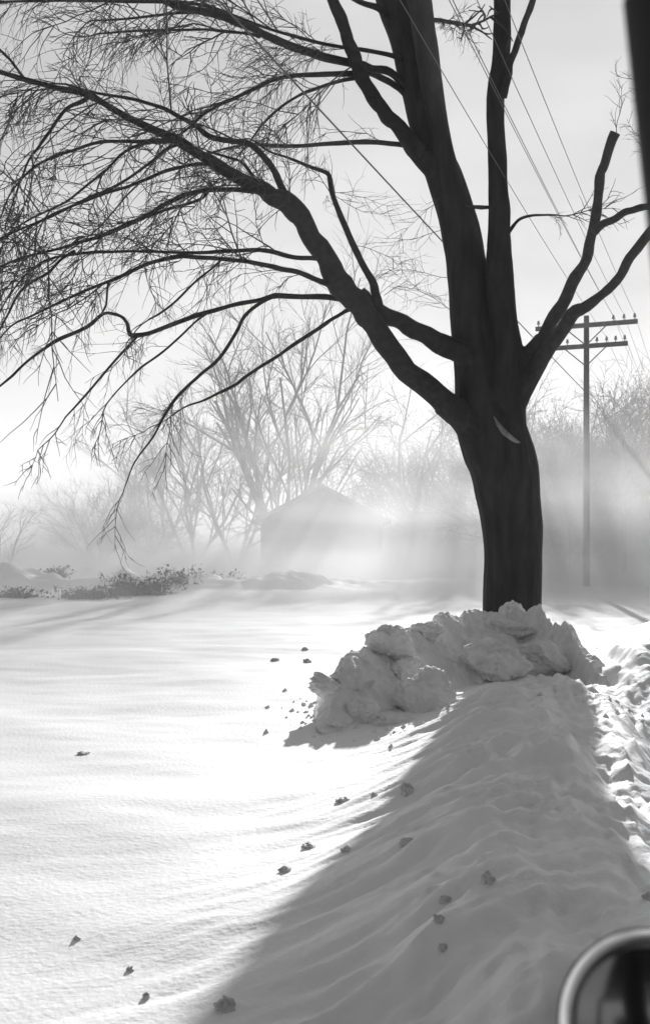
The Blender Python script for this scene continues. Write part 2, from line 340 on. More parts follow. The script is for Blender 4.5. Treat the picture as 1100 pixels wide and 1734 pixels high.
B = [  # thinner limbs
 ('F', 13.7, 13.1, [(492,352,16),(478,320,14),(468,297,13),(455,275,12),(440,258,12),(420,243,11),(385,238,10),(355,231,10),(330,212,9),(298,194,8),(260,177,7),(215,166,6),(165,158,5),(110,142,4)]),
 ('H', 14.4, 14.9, [(641,528,22),(638,508,18),(632,483,15),(618,455,13),(600,420,13),(580,375,12),(565,335,10),(558,305,9),(554,294,8),(530,284,6),(490,268,5),(455,256,4),(430,238,3)]),
 ('I', 15.3, 16.5, [(712,252,12),(690,247,10),(650,242,9),(600,241,9),(550,244,8),(500,247,7),(450,246,7),(425,244,5),(380,252,4),(320,270,3)]),
 ('J', 15.3, 14.0, [(700,170,14),(680,154,12),(655,137,11),(630,124,10),(600,125,10),(550,126,9),(500,128,8),(470,133,7),(440,146,7),(400,165,6),(365,181,6),(345,193,6),(325,212,5),(300,232,4),(275,262,3)]),
 ('K', 14.8, 15.6, [(625,128,8),(585,135,7),(550,145,6),(520,155,6),(490,171,5),(462,193,5),(440,216,4),(425,237,3),(405,262,3)]),
 ('L', 15.2, 13.0, [(690,150,14),(660,122,13),(630,116,13),(600,108,14),(550,97,14),(500,81,14),(460,65,14),(430,50,13),(400,38,13),(360,23,13),(330,17,12),(300,11,11),(275,0,9),(230,-25,7),(170,-60,5)]),
 ('M', 15.1, 14.0, [(680,100,10),(655,92,8),(610,84,7),(550,75,6),(500,62,6),(460,50,5),(420,36,5),(350,10,5),(285,3,7),(200,2,6),(100,1,5),(0,3,4),(-50,8,3)]),
 ('N', 13.6, 14.5, [(440,62,7),(420,57,6),(380,53,6),(345,50,5),(300,51,5),(240,52,5),(165,57,3)]),
 ('D', 15.3, 14.6, [(675,40,14),(655,26,12),(640,14,11),(615,6,9),(590,-8,8),(550,-40,6)]),
 ('O', 14.0, 15.0, [(352,22,6),(300,22,5),(250,28,5),(200,33,4),(155,35,3)]),
 ('Pb', 13.5, 12.6, [(470,334,12),(440,325,10),(400,321,9),(350,322,8),(310,331,8),(280,346,8),(250,364,8),(210,383,8),(170,400,7),(140,409,6),(90,424,5),(40,436,5),(0,452,4),(-40,475,3)]),
 ('P2', 13.3, 12.9, [(352,326,6),(340,337,5),(310,347,5),(285,354,5),(255,365,5),(215,380,4)]),
 ('Q', 14.0, 13.0, [(560,448,11),(540,439,9),(500,436,8),(460,426,8),(430,423,7),(380,425,7),(330,428,6),(260,426,5),(200,426,5),(140,429,5),(80,440,4),(40,470,3),(10,510,3)]),
 ('R', 14.1, 12.6, [(592,498,14),(572,488,11),(550,479,10),(510,463,9),(475,455,9),(435,446,8),(400,441,8),(340,436,8),(300,435,8),(250,447,7),(200,470,6),(150,490,5),(100,513,5),(60,532,4),(20,552,3),(-10,585,3)]),
 ('S', 14.3, 12.9, [(610,513,16),(590,508,12),(550,503,11),(500,502,10),(466,500,10),(440,508,8),(400,516,8),(350,529,8),(300,546,8),(260,562,8),(228,568,9),(219,562,8),(216,549,7),(207,537,6),(192,532,6),(174,532,6),(148,554,7),(100,575,7),(70,594,5),(40,618,5),(20,638,5),(0,654,4),(-30,680,3)]),
 ('S2', 13.1, 13.0, [(184,477,5),(182,495,4),(180,515,4),(172,532,4)]),
 ('T', 13.7, 12.6, [(462,502,9),(440,513,7),(415,534,7),(400,563,7),(372,606,7),(345,630,6),(322,650,6),(295,678,6),(275,710,5),(258,742,4),(228,783,3),(213,820,2)]),
 ('U', 14.4, 13.7, [(606,518,10),(592,524,8),(570,536,7),(545,552,7),(500,582,7),(465,606,6),(420,635,6),(398,652,6),(370,666,5),(340,680,4),(312,690,3),(280,712,2)]),
 ('V', 12.9, 12.2, [(295,236,12),(280,238,10),(250,239,8),(210,240,6),(170,240,6),(125,254,5),(85,268,5),(50,290,4),(20,325,3),(5,360,3)]),
 ('W', 12.7, 12.3, [(152,163,8),(135,174,7),(115,183,6),(100,200,6),(85,222,6),(65,250,5),(50,270,4),(38,300,4),(25,335,3),(10,380,2)]),
 ('X', 13.1, 12.4, [(355,278,8),(325,279,6),(290,287,6),(255,300,6),(220,315,5),(185,325,5),(140,343,4),(90,362,3),(40,392,3)]),
 ('X2', 13.0, 12.4, [(300,245,6),(282,252,5),(255,275,5),(225,297,5),(190,318,5),(150,335,4),(100,360,5),(55,380,4),(20,395,4),(-10,412,3)]),
 ('X3', 12.78, 13.8, [(252,239,6),(232,247,6),(205,262,5),(180,288,5),(150,312,5),(115,340,4),(85,355,4),(50,372,4),(0,404,3)]),
 ('Z', 12.6, 12.2, [(44,136,5),(30,117,5),(20,104,5),(8,92,5),(-6,78,4)]),
 ('U2', 13.4, 13.0, [(375,440,5),(355,458,4),(330,478,4),(300,508,4),(275,528,4),(252,541,3)]),
 ('U3', 13.45, 13.0, [(352,529,5),(330,546,4),(300,575,4),(270,600,4),(240,622,4),(210,650,3),(190,672,3)]),
 ('U4', 13.1, 12.8, [(235,568,5),(205,600,5),(170,640,4),(140,675,4),(110,708,3)]),
 ('U5', 13.2, 12.9, [(128,425,6),(105,438,5),(82,462,5),(50,480,5),(30,500,5),(15,530,4),(0,560,3)]),
 ('A2', 13.9, 14.1, [(445,326,5),(432,305,6),(420,288,5),(408,274,5),(390,268,5),(350,256,4)]),
 ('RB', 14.6, 13.8, [(850,165,18),(857,132,15),(864,105,14),(876,70,13),(888,40,12),(900,5,11),(918,-50,9)]),
 ('Y3', 14.2, 13.3, [(1006,392,16),(1020,380,14),(1038,372,13),(1060,358,13),(1085,352,12),(1115,346,10)]),
 ('ST', 14.9, 14.9, [(785,348,9),(800,350,7),(815,351,7),(835,351,6)]),
 ('SU', 14.8, 14.5, [(858,398,8),(868,383,7),(880,371,6),(897,365,5),(920,364,4),(942,364,3)]),
 ('TT', 15.0, 14.6, [(728,34,10),(745,35,8),(760,37,8),(776,40,8)]),
]
def limb(key, a, b, pts, m=M_LIMB, n=8):
    q = tl(pts, a, b, 4); mb = MB(TO)
    ph = random.uniform(0, 90); nv = lambda i, c: mnoise.noise(Vector((i * .33 + ph, c * 7.7, ph)))
    P_ = [p + Vector((nv(i, 1), nv(i, 2), nv(i, 3))) * r * .32 for i, (p, r) in enumerate(q)]
    mb.tube(P_, [r * (.95 + .12 * nv(i, 4) + .10 * nv(i * 3, 5)) for i, (p, r) in enumerate(q)], n if pts[0][2] > 15 else 6)
    mb.build('limb', m, tree); return q
paths = {}
for k, a, b, pts in LIMBS: paths[k] = limb(k, a, b, pts, M_LIMB, 12)
for k, a, b, pts in B: paths[k] = limb(k, a, b, pts)
# pale crescent where bark was lost, and the snow caught on the root flare
from mathutils.bvhtree import BVHTree
bpy.context.view_layer.update()
bvh = BVHTree.FromPolygons([v.co + TO for v in me.vertices], [tuple(p.vertices) for p in me.polygons])
def scar(cs, lab):
    """a raised lip of bare wood lying on the trunk"""
    eye = Vector((0, 0, HC)); mb = MB(TO); pp, rr = [], []
    for x, y, w in catmull(cs, 4):
        hit = bvh.ray_cast(eye, (P(x, y, 15) - eye).normalized())[0]
        if hit is None: continue
        pp.append(hit + Vector((0, .02, 0))); rr.append(max(.006, w / 2 / F * 14.5))
    o = mb.tube(pp, rr, 8); o = mb.build('scar', M_SCAR, tree); o['label'] = lab
scar([(835,700,2),(838,710,6),(845,722,9),(854,733,11),(864,742,11),(874,748,8),(882,750,3)], 'pale crescent of bare wood below the fork')

# fine twigs: one part, too many to count
tw = MB(TO)
def grow_twig(p, t, L, r, lev, droop):
    n = 8 if lev == 0 else 5; pts = [p.copy()]; d = t.copy(); st = L / n
    for i in range(n):
        d = (d + Vector((random.gauss(0, .16), random.gauss(0, .16), random.gauss(0, .16) - droop * .8))).normalized()
        pts.append(pts[-1] + d * st)
    tw.tube(pts, [r * (1 - .65 * i / n) for i in range(n + 1)], 3, False)
    if lev < 2:
        for i in range(1, n):
            for _ in range(2 if lev == 0 else 1):
                if random.random() < (.62 if lev == 0 else .42):
                    dd = (pts[i + 1] - pts[i]).normalized()
                    ax = Vector((random.gauss(0, 1), random.gauss(0, .7), random.gauss(0, 1)))
                    ax = (ax - dd * ax.dot(dd)).normalized()
                    an_ = random.uniform(.35, .95)
                    grow_twig(pts[i], dd * math.cos(an_) + ax * math.sin(an_), L * random.uniform(.3, .6), r * .68, lev + 1, droop * 1.1)
def clothe(key, dens, f0=.1, f1=1.0, Ls=(.5, 1.5), r=.0085, droop=.085):
    q = paths[key]; n = len(q); tot = sum((q[i + 1][0] - q[i][0]).length for i in range(n - 1))
    for _ in range(int(tot * dens)):
        i = min(n - 2, int(n * random.uniform(f0, f1))); p = q[i][0]; t = (q[i + 1][0] - p).normalized()
        ax = Vector((random.gauss(0, 1), random.gauss(0, .8), random.gauss(0, 1))); ax = (ax - t * ax.dot(t)).normalized()
        an_ = random.uniform(.3, .95)
        big = random.random() < .16
        grow_twig(p - t * .01, t * math.cos(an_) + ax * math.sin(an_), random.uniform(*Ls) * (1.7 if big else 1), r * (1.7 if big else 1), 0, droop)
    t = (q[-1][0] - q[-2][0]).normalized(); grow_twig(q[-1][0], t, .9, q[-1][1], 0, droop)
clothe('E', 4.2, .45)
for k, dn in (('F', 3), ('J', 3), ('K', 3), ('L', 3.0), ('M', 3.0), ('N', 4), ('O', 4), ('Pb', 3), ('P2', 2), ('Q', 2.6), ('R', 2.4), ('V', 2.6), ('W', 2.2), ('X', 2.8), ('X2', 2.4), ('X3', 3), ('I', 1.5)):
    clothe(k, dn * 1.3, .2)
for k, dn in (('H', 1.6), ('S', 1.1), ('U3', 1.5), ('U4', 1.5), ('U5', 3), ('U2', 1.5)): clothe(k, dn, .3, 1, (.3, .9), .005)
for k, dn in (('T', 1.3), ('U', 1.0)): clothe(k, dn, .45, 1, (.4, .9), .005)
clothe('SU', 3, .5, 1, (.2, .5), .005); clothe('TT', 14, .4, 1, (.25, .6), .007, .01)
for k in ('Y1',): grow_twig(P(1043, 228, 13.9), Vector((.02, 0, 1)), .75, .007, 0, -.02)
for x, y in ((1060,215),(1075,150),(1050,110),(1080,90),(1085,250)):
    grow_twig(P(x + 40, y + 30, 13.7), Vector((-.8, .1, .5)), .5, .006, 0, 0)
for x, y, dx, dz in ((650,500,.6,.5),(600,415,.8,.1),(632,480,.6,.7),(560,325,1,-.3),(565,330,.7,-.2),(745,390,-.8,-.3),(755,330,-.7,-.5),(760,470,-.9,.1),(768,530,-.8,.3)):
    grow_twig(P(x, y, 14.9), Vector((dx, .1, dz)).normalized(), 1.0, .006, 0, .03)
twg = tw.build('twigs', M_TWIG, tree); twg['kind'] = 'stuff'

# ------------------------------------------------------------------ ploughed heap at the foot of the tree
ridge = [(505,1185,7.9),(530,1160,8.2),(565,1128,8.5),(600,1108,8.8),(640,1088,9.2),(700,1082,9.8),(760,1064,10.5),(810,1050,11.5),(860,1037,12),(905,1044,11.5),(945,1070,10.7),(975,1100,10.5),(1000,1140,10.3),(1025,1180,10.1)]
RP = [P(*r) for r in ridge]
hx = np.arange(-.4, 3.1, .0125); hy = np.arange(6.9, 14.0, .0165)
HX, HY = np.meshgrid(hx, hy)
ry_ = np.interp(HX, [p.x for p in RP], [p.y for p in RP]); rz_ = np.interp(HX, [p.x for p in RP], [p.z for p in RP])
G = ground(HX, HY)
wob = .35 * fbm(HX * 1.3, HY * .01 + 4, 3, 81)
fr = np.clip((ry_ - HY) / (1.15 + wob + 1.1 * sstep(.9, 1.9, HX)), 0, None); bk = np.clip((HY - ry_) / (1.3), 0, None)
prof = np.where(HY < ry_, 1 - sstep(0, 1, fr)**.8, 1 - sstep(0, 1, bk))
ends = sstep(-.12, .22, HX) * (1 - sstep(2.55, 2.95, HX))
top = np.clip(rz_ + .05, .1, None)
bil = 1 - np.abs(fbm(HX * 2.1, HY * 1.7, 2, 91)) * 2.2
wx_, wy_ = .10 * fbm(HX * 4, HY * 4, 3, 101), .10 * fbm(HX * 4, HY * 4, 3, 103)
ck = .17 * clods(HX + wx_, HY + wy_, .62, 7) + .075 * clods(HX + wx_, HY + wy_, .27, 8) + .055 * clods(HX + .5 * wx_, HY + .5 * wy_, .12, 9) + .032 * clods(HX, HY, .055, 10)
hh = top * prof * ends * .93 + (prof * ends)**.7 * (ck - .09 + .03 * fbm(HX * 5, HY * 5, 4, 95))
HZ = np.where(prof * ends > .02, np.maximum(G - .06, np.where(hh > 0, hh + np.minimum(G, .1) * (1 - prof), G - .06)), G - .10)
hn, hm = len(hx), len(hy)
hc_ = np.stack([HX, HY, HZ], -1).reshape(-1, 3)
hi = (np.arange(hm - 1)[:, None] * hn + np.arange(hn - 1)[None, :]).ravel()
hq = np.stack([hi, hi + 1, hi + hn + 1, hi + hn], -1)
pile = thing('snow_pile', (1.0, 9.5, 0), 'lumpy grey heap of ploughed snow banked against the maple trunk', 'snow pile')
heap = np_mesh('heap', hc_ - np.array([1.0, 9.5, 0]), hq, M_PILE); heap.parent = pile

def rock_mesh(seed, sx, sy, sz, det=3, rough=.22):
    """an irregular lump: a subdivided ball cut by a few flat faces and roughened"""
    import bmesh
    bm = bmesh.new(); bmesh.ops.create_icosphere(bm, subdivisions=det, radius=1)
    r = random.Random(seed); cuts = []
    for _ in range(13):
        nvec = Vector((r.gauss(0, 1), r.gauss(0, 1), r.gauss(0, 1))).normalized(); cuts.append((nvec, r.uniform(.5, .85)))
    for v in bm.verts:
        c = v.co.copy()
        for nvec, k in cuts:
            e = c.dot(nvec) - k
            if e > 0: c -= nvec * e * (.65 if det > 4 else .5)
        s = Vector((seed * 3.1, seed * 1.7, 0))
        c *= 1 + rough * mnoise.noise(c * 1.5 + s) + rough * .5 * mnoise.noise(c * 4 + s) + rough * .4 * mnoise.noise(c * 9 + s) + rough * .24 * mnoise.noise(c * 20 + s)
        v.co = Vector((c.x * sx, c.y * sy, c.z * sz))
    m = bpy.data.meshes.new('snow_lump'); bm.to_mesh(m); bm.free()
    m.polygons.foreach_set('use_smooth', [True] * len(m.polygons)); return m
blocks = [(662,1084,9.1,78,66),(722,1068,9.9,60,38),(556,1162,8.25,70,36),(592,1152,8.4,80,56),(724,1186,8.3,118,104),(612,1206,7.95,84,50),
          (690,1130,8.9,50,36),(838,1124,9.6,120,90),(930,1112,9.9,90,50),(668,1224,7.75,100,36),(850,1066,11.2,100,40),(566,1224,7.6,38,26)]
for i, (x, y, d, w, h_) in enumerate(blocks):
    m = rock_mesh(i + 60, w / 2 / F * d, w / 2 / F * d * .85, h_ / 2 / F * d, 5, .3); m.materials.append(M_PILE)
    o = bpy.data.objects.new('snow_block', m); C.objects.link(o); o.parent = pile
    o.location = P(x, y, d) - Vector((1.0, 9.5, 0)); o.rotation_euler = (random.uniform(-.2, .2), random.uniform(-.25, .25), random.uniform(-.6, .6))

cr = MB((1.0, 9.5, 0)); rc = random.Random(77)
for _ in range(420):
    if rc.random() < .55: x, y = rc.gauss(.12, .22), rc.gauss(8.35, .45)
    else: x, y = rc.uniform(-.2, 2.4), rc.gauss(7.5, .35)
    s_ = .006 + .03 * rc.random()**3; z0 = gz(x, y); b_ = len(cr.v)
    for sx, sy, sz in ((1,0,0),(0,1,0),(-1,0,0),(0,-1,0),(.2,.1,1)):
        cr.v.append(Vector((x + sx * s_ * rc.uniform(.6, 1.3), y + sy * s_ * rc.uniform(.6, 1.3), z0 + sz * s_ * rc.uniform(.7, 1.2) - .003)) - cr.o)
    cr.f += [(b_, b_ + 1, b_ + 4), (b_ + 1, b_ + 2, b_ + 4), (b_ + 2, b_ + 3, b_ + 4), (b_ + 3, b_, b_ + 4)]
o = cr.build('crumbs', M_PILE, pile, False); o['kind'] = 'stuff'

def on_ground(px, py):
    d = np.arange(1.9, 30, .004); x = (px - 550) / F * d
    z = ground(x, d); i = int(np.argmax(HC + (HOR - py) / F * d <= z))
    return float(x[i]), float(d[i]), float(z[i])
chunks = [(141,1277,26,9,'flat dark lump alone far out on the left of the smooth snow field'),
 (466,1119,20,9,'small dark lump on the field left of the heap tip'),
 (516,1100,14,8,'tiny crumb of snow just above the left tip of the heap'),
 (520,1122,20,12,'crumbled lump touching the left tip of the heap'),
 (541,1219,10,9,'small round lump just under the left overhang of the heap'),
 (580,1357,36,11,'long flat lump on lit snow left of the bank shadow edge'),
 (634,1347,18,9,'small lump between the long flat lump and the shadow edge'),
 (688,1343,32,28,'square block of snow sitting on the shadow edge of the bank'),
 (484,1475,28,19,'dark tilted lump in the lit snow halfway down the shadow edge'),
 (522,1434,30,12,'grey flat lump just above the dark tilted lump'),
 (585,1440,26,9,'thin lump lying right at the shadow edge below the square block'),
 (690,1428,36,20,'broad low lump inside the bank shadow below the square block'),
 (824,1491,30,20,'dark round lump in the middle of the shaded bank'),
 (742,1561,26,18,'dark round lump lower left of the round lump on the shaded bank'),
 (748,1606,20,12,'small lump straight below the others on the shaded bank'),
 (752,1526,26,13,'flat lump between the dark lumps of the shaded bank'),
 (130,1590,17,4,'small flat lump in the lower left of the lit field'),
 (222,1643,16,4,'smallest sliver of a lump in the lower left of the lit field'),
 (248,1689,19,6,'dark lump nearest the camera on the lit field'),
 (1097,1521,24,16,'lump at the right edge of the picture above the round mirror'),
 (385,1708,46,36,'rounded lump at the lower left end of the bank shadow')]
for i, (x, y, w, h_, lab) in enumerate(chunks):
    gx_, gy_, gz_ = on_ground(x, y); s = gy_ / F
    m = rock_mesh(40 + i, w * s * .40, w * s * .46, max(h_ * s * .5, .012), 4, .45); m.materials.append(M_CLOD)
    o = bpy.data.objects.new('snow_lump', m); C.objects.link(o); o.location = (gx_, gy_, gz_ + h_ * s * .05); o.rotation_euler.z = random.uniform(-.5, .5)
    tag(o, lab, 'snow lump', 'lumps of snow scattered beside the heap')

# ------------------------------------------------------------------ utility pole and wires
PX, PY = (992 - 550) / F * 28, 28.0
pz0 = gz(PX, PY); up = thing('utility_pole', (PX, PY, pz0), 'wooden utility pole with two crossarms seen right of the maple', 'utility pole')
UO = up.location.copy()
mb = MB(UO); mb.tube([(PX, PY, pz0 - .3), (PX, PY, 4), (PX, PY, 7.74)], [.10, .088, .074], 12); mb.build('pole', M_POLE, up)
AD = Vector((.93, -.366, 0)); RD = Vector((.366, .93, 0)); pins = {}
for nm, z, L, ks in (('hi', 7.45, 1.38, (-1.3, -1.02, -.74, .74, 1.02, 1.3)), ('lo', 6.87, 1.12, (-1.04, -.78, -.5, .3, .56, .80, 1.04))):
    c = Vector((PX, PY, z)) - RD * .15
    mb = MB(UO); mb.box(c, AD * L, RD * .05, (0, 0, .058)); mb.build('crossarm', M_POLE, up, False)
    mb = MB(UO)
    for sg in (-1, 1): mb.tube([c + AD * sg * .62 - RD * .06, Vector((PX, PY, z - .55)) - RD * .11], [.016, .016], 5)
    mb.build('brace', M_POLE, up)
    for k in ks:
        b = c + AD * k; pins[(nm, k)] = b + Vector((0, 0, .20))
        mb = MB(UO); q = b + Vector((0, 0, .058))
        mb.tube([q, q + Vector((0, 0, .06)), q + Vector((0, 0, .065)), q + Vector((0, 0, .11)), q + Vector((0, 0, .115)), q + Vector((0, 0, .16)), q + Vector((0, 0, .175))], [.014, .014, .045, .040, .034, .030, .012], 8)
        mb.build('insulator', M_CER, up)
def wire(p, r, lab, sag=.5, span=34, RD=RD):
    mb = MB(p)
    for sgn in (-1, 1):
        L = span if sgn < 0 else 30
        pts = []
        for i in range(25):
            t = i / 24; pts.append(p + RD * sgn * L * t - Vector((0, 0, 4 * sag * t * (1 - t))))
        mb.tube(pts, [r] * 25, 4)
    o = mb.build('overhead_wire', M_WIRE); o.location = p; tag(o, lab, 'wire', 'wires running to the utility pole'); return o
names = {('hi', 1.3): 'thin wire on the outermost right insulator of the upper crossarm', ('hi', 1.02): 'thin wire on the second insulator from the right of the upper crossarm',
 ('hi', .74): 'thin wire on the inner right insulator of the upper crossarm', 
 ('lo', 1.04): 'thin wire on the outermost right insulator of the lower crossarm', ('lo', .56): 'thin wire on the middle right insulator of the lower crossarm'}
for k, lab in names.items(): wire(pins[k], .0048, lab, .35)
ca = P(984, 657, 27.9); cb = P(735, 383, 16.6)
wire(ca, .012, 'thick phone cable slung below the crossarms passing behind the maple trunk', .12, 34, (ca - cb).normalized())

# ------------------------------------------------------------------ bare trees in the background
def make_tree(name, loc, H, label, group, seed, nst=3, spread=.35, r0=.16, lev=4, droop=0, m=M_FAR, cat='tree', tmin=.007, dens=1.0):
    r = random.Random(seed); tr = MB(); cr = MB()
    def grow(p, d, L, rad, l):
        n = 5; pts = [p.copy()]; d = d.copy()
        for i in range(n):
            d = (d + Vector((r.gauss(0, .09), r.gauss(0, .09), r.gauss(0, .06) + (.05 if l < 2 else -droop)))).normalized(); pts.append(pts[-1] + d * L / n)
        (tr if l == 0 else cr).tube(pts, [max(tmin * .6, rad * (1 - .62 * i / n)) for i in range(n + 1)], 6 if l == 0 else (4 if l == 1 else 3), False)
        if l < lev:
            k = int((5 if l == 0 else 4.2) * dens + r.random())
            for j in range(k):
                i = min(n - 1, 1 + int((n - 1) * (j + r.random()) / k)); q = pts[i]
                ax = Vector((r.gauss(0, 1), r.gauss(0, 1), r.gauss(0, .6))); dd = (pts[i + 1] - q).normalized(); ax = (ax - dd * ax.dot(dd)).normalized()
                an_ = r.uniform(.35, .85); grow(q, dd * math.cos(an_) + ax * math.sin(an_), L * r.uniform(.42, .68), max(tmin, rad * .5), l + 1)
    for s in range(nst):
        a = 2 * math.pi * (s + r.random() * .6) / nst; sp = spread * r.uniform(.4, 1.1) if nst > 1 else .05
        grow(Vector((.12 * math.cos(a), .12 * math.sin(a), -.2)), Vector((sp * math.cos(a), sp * math.sin(a), 1)).normalized(), H * r.uniform(.62, .8), r0 * r.uniform(.7, 1.1), 0)
    o = thing(name, loc, label, cat, group)
    tr.build('trunk', m, o); cr.build('crown', m, o); return o
def copy_tree(src, loc, rz, sc, label):
    c = src.copy(); C.objects.link(c); c.location = loc; c.rotation_euler = (0, 0, rz); c.scale = (sc, sc, sc); c['label'] = label
    for ch in list(src.children):
        k = ch.copy(); C.objects.link(k); k.parent = c
    return c
def spot(px, d): x = (px - 550) / F * d; return (x, d, gz(x, d))
GT = 'bare trees fading into blown snow behind the field'
t_mid = make_tree('bare_tree', spot(487, 56), 15, 'pale many stemmed bare tree fanning up behind the field in the middle', GT, 11, 7, .42, .17, 4)
t_a = make_tree('bare_tree', spot(330, 62), 12, 'dense bare tree just left of the many stemmed fan tree', GT, 12, 4, .5, .15, 4)
t_b = make_tree('bare_tree', spot(690, 70), 13, 'faint slender bare tree half hidden left of the maple trunk', GT, 13, 2, .15, .16, 4)
copy_tree(t_a, spot(400, 60), 2.1, .95, 'bare tree standing between the dense tree and the fan tree')
copy_tree(t_a, spot(265, 66), 4.0, .82, 'low bare tree at the left end of the tree line')
copy_tree(t_b, spot(225, 75), 1.0, .7, 'thin far bare tree beyond the left end of the tree line')
copy_tree(t_b, spot(755, 78), 3.0, .85, 'faintest bare tree directly beside the left of the maple trunk')
copy_tree(t_a, spot(600, 85), 1.3, .8, 'far bare tree just right of the fan tree')
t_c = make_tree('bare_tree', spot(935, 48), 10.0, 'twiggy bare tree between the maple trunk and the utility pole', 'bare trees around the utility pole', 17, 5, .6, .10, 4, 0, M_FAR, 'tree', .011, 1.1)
copy_tree(t_c, spot(1010, 50), 2.0, .98, 'twiggy bare tree directly behind the utility pole')
copy_tree(t_c, spot(1075, 46), 3.6, .85, 'twiggy bare tree right of the utility pole at the picture edge')
copy_tree(t_c, spot(895, 58), 5.0, .95, 'twiggy bare tree partly covered by the right side of the maple trunk')
copy_tree(t_c, spot(1120, 55), 1.0, 1.05, 'twiggy bare tree cut by the right picture edge')
make_tree('bare_tree', spot(-2, 42), 3.4, 'small dark bare sapling at the far left edge above the shrubs', GT, 25, 3, .4, .05, 3)
GB = 'leafless thickets in the blown snow behind the field'
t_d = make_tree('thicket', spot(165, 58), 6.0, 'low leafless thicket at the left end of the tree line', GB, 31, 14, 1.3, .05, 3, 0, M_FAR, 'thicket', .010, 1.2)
for px_, d_, rz_, sc_, lab_ in ((250, 60, 1.0, .8, 'leafless thicket under the low tree at the left of the tree line'), (690, 60, 4.0, 1.35, 'leafless thicket halfway between the grey house and the maple trunk'),
  (755, 58, 5.2, 1.45, 'leafless thicket touching the left side of the maple trunk'), (915, 44, .6, 1.15, 'leafless thicket touching the right side of the maple trunk'),
  (962, 42, 1.7, 1.2, 'leafless thicket just left of the utility pole'), (1022, 43, 2.9, 1.15, 'leafless thicket just right of the utility pole'), (1085, 42, 4.4, 1.2, 'leafless thicket beside the fir at the right edge')):
    copy_tree(t_d, spot(px_, d_), rz_, sc_, lab_)
# a house lost in the blown snow
hxx, hyy = (544 - 550) / F * 48, 48.0; hz0 = gz(hxx, hyy) - .3
house = thing('house', (hxx, hyy, hz0), 'grey gabled house nearly lost in blown snow behind the field', 'house'); W_, D_, E_, T_ = 2.9, 4.0, 2.8, 4.35
b = MB(house.location)
for y_ in (0, D_ * 2): b.v += [Vector((-W_, y_, 0)), Vector((W_, y_, 0)), Vector((W_, y_, E_)), Vector((0, y_, T_)), Vector((-W_, y_, E_))]
b.f += [(0, 1, 2, 3, 4), (9, 8, 7, 6, 5), (0, 4, 9, 5), (1, 6, 7, 2), (2, 7, 8, 3), (4, 3, 8, 9)]; b.build('wall', mat('house_boards', .09, .8, .15, 3), house, False)
b = MB((0, 0, 0)); sl = Vector((W_ + .4, 0, -(T_ - E_) * (W_ + .4) / W_)) / 2; ln = sl.length; un = Vector((-sl.z, 0, sl.x)).normalized()
for sg in (-1, 1):
    c_ = Vector((sg * sl.x, D_, T_ + .10 + sl.z)); b.box(c_, Vector((sg * sl.x, 0, sl.z)), (0, D_ + .4, 0), Vector((sg * un.x, 0, un.z)) * .08)
b.build('roof', mat('house_shingles', .12, .8, .2, 4), house, False)
# slim second pole
sx_, sy_, sz_ = spot(1055, 35); b = MB((sx_, sy_, sz_)); b.tube([(sx_, sy_, sz_ - .2), (sx_, sy_, 2.5), (sx_, sy_, 5.0), (sx_, sy_, 5.05)], [.085, .075, .065, .03], 10)
o = b.build('slim_pole', M_POLE); o.location = (sx_, sy_, sz_); tag(o, 'slim plain pole standing right of the utility pole', 'pole')
# fir at the right edge
def fir(loc, H, lab, seed):
    r = random.Random(seed); o = thing('fir_tree', loc, lab, 'tree'); t = MB(); c = MB()
    t.tube([(0, 0, -.2), (0, 0, H)], [.14, .02], 7); z = .5
    while z < H * .97:
        R_ = (H - z) * .34 + .12
        for k in range(9):
            a = r.uniform(0, 6.28); L = R_ * r.uniform(.7, 1.1)
            e = Vector((math.cos(a) * L, math.sin(a) * L, z - L * .3)); s = Vector((0, 0, z)); side = Vector((-math.sin(a), math.cos(a), 0))
            for j in range(10):
                f = (j + 1) / 10; q = s + (e - s) * f
                for sg in (-1, 1):
                    w = L * .26 * (1.15 - f); b = len(c.v); tip = q + side * sg * w + (e - s) * .10 + Vector((0, 0, -.05 - r.random() * .05))
                    c.v += [q + Vector((0, 0, .03)), q + (e - s) * .06, tip]; c.f.append((b, b + 1, b + 2))
        z += .17
    t.build('trunk', M_FAR, o); c.build('crown', M_FIR, o, False); return o
fir(spot(1105, 44), 6.8, 'dark fir tree at the right edge behind the utility pole', 3)

# low shrubs along the edge of the field on the left
def shrub(px, py, wpx, hpx, d, lab, seed, m=M_SHRUB, n=110):
    r = random.Random(seed); x = (px - 550) / F * d; w = wpx / F * d / 2; h = hpx / F * d
    z0 = gz(x, d); zb = min(HC + (HOR - py) / F * d, z0 + .8)
    o = thing('shrub', (x, d, zb - .05), lab, 'shrub', 'low shrubs along the far edge of the field'); st = MB(); lf = MB()
    for k in range(n):
        b = Vector((r.gauss(0, .4) * w, r.gauss(0, .3) * w, 0)); e = b + Vector((r.gauss(0, .45) * w, r.gauss(0, .3) * w, h * r.uniform(.2, 1.0)**1.4))
        mid = (b + e) / 2 + Vector((r.gauss(0, .05), 0, r.gauss(0, .05))); st.tube([b - Vector((0, 0, .2)), mid, e], [.009, .006, .003], 3, False)
        for _ in range(16):
            q = b + (e - b) * r.uniform(0, 1)**1.3 + Vector((r.gauss(0, .05), r.gauss(0, .08), r.gauss(0, .03))); s = r.uniform(.012, .04); i = len(lf.v)
            for _ in range(4): lf.v.append(q + Vector((r.gauss(0, 1), r.gauss(0, 1), r.gauss(0, 1))) * s)
            lf.f += [(i, i + 1, i + 2), (i, i + 2, i + 3)]
    st.build('stems', m, o); a = lf.build('leaves', m, o, False); a['kind'] = 'stuff'; return o
shrub(30, 1015, 62, 24, 25, 'small dark shrub clump at the far left picture edge', 1)
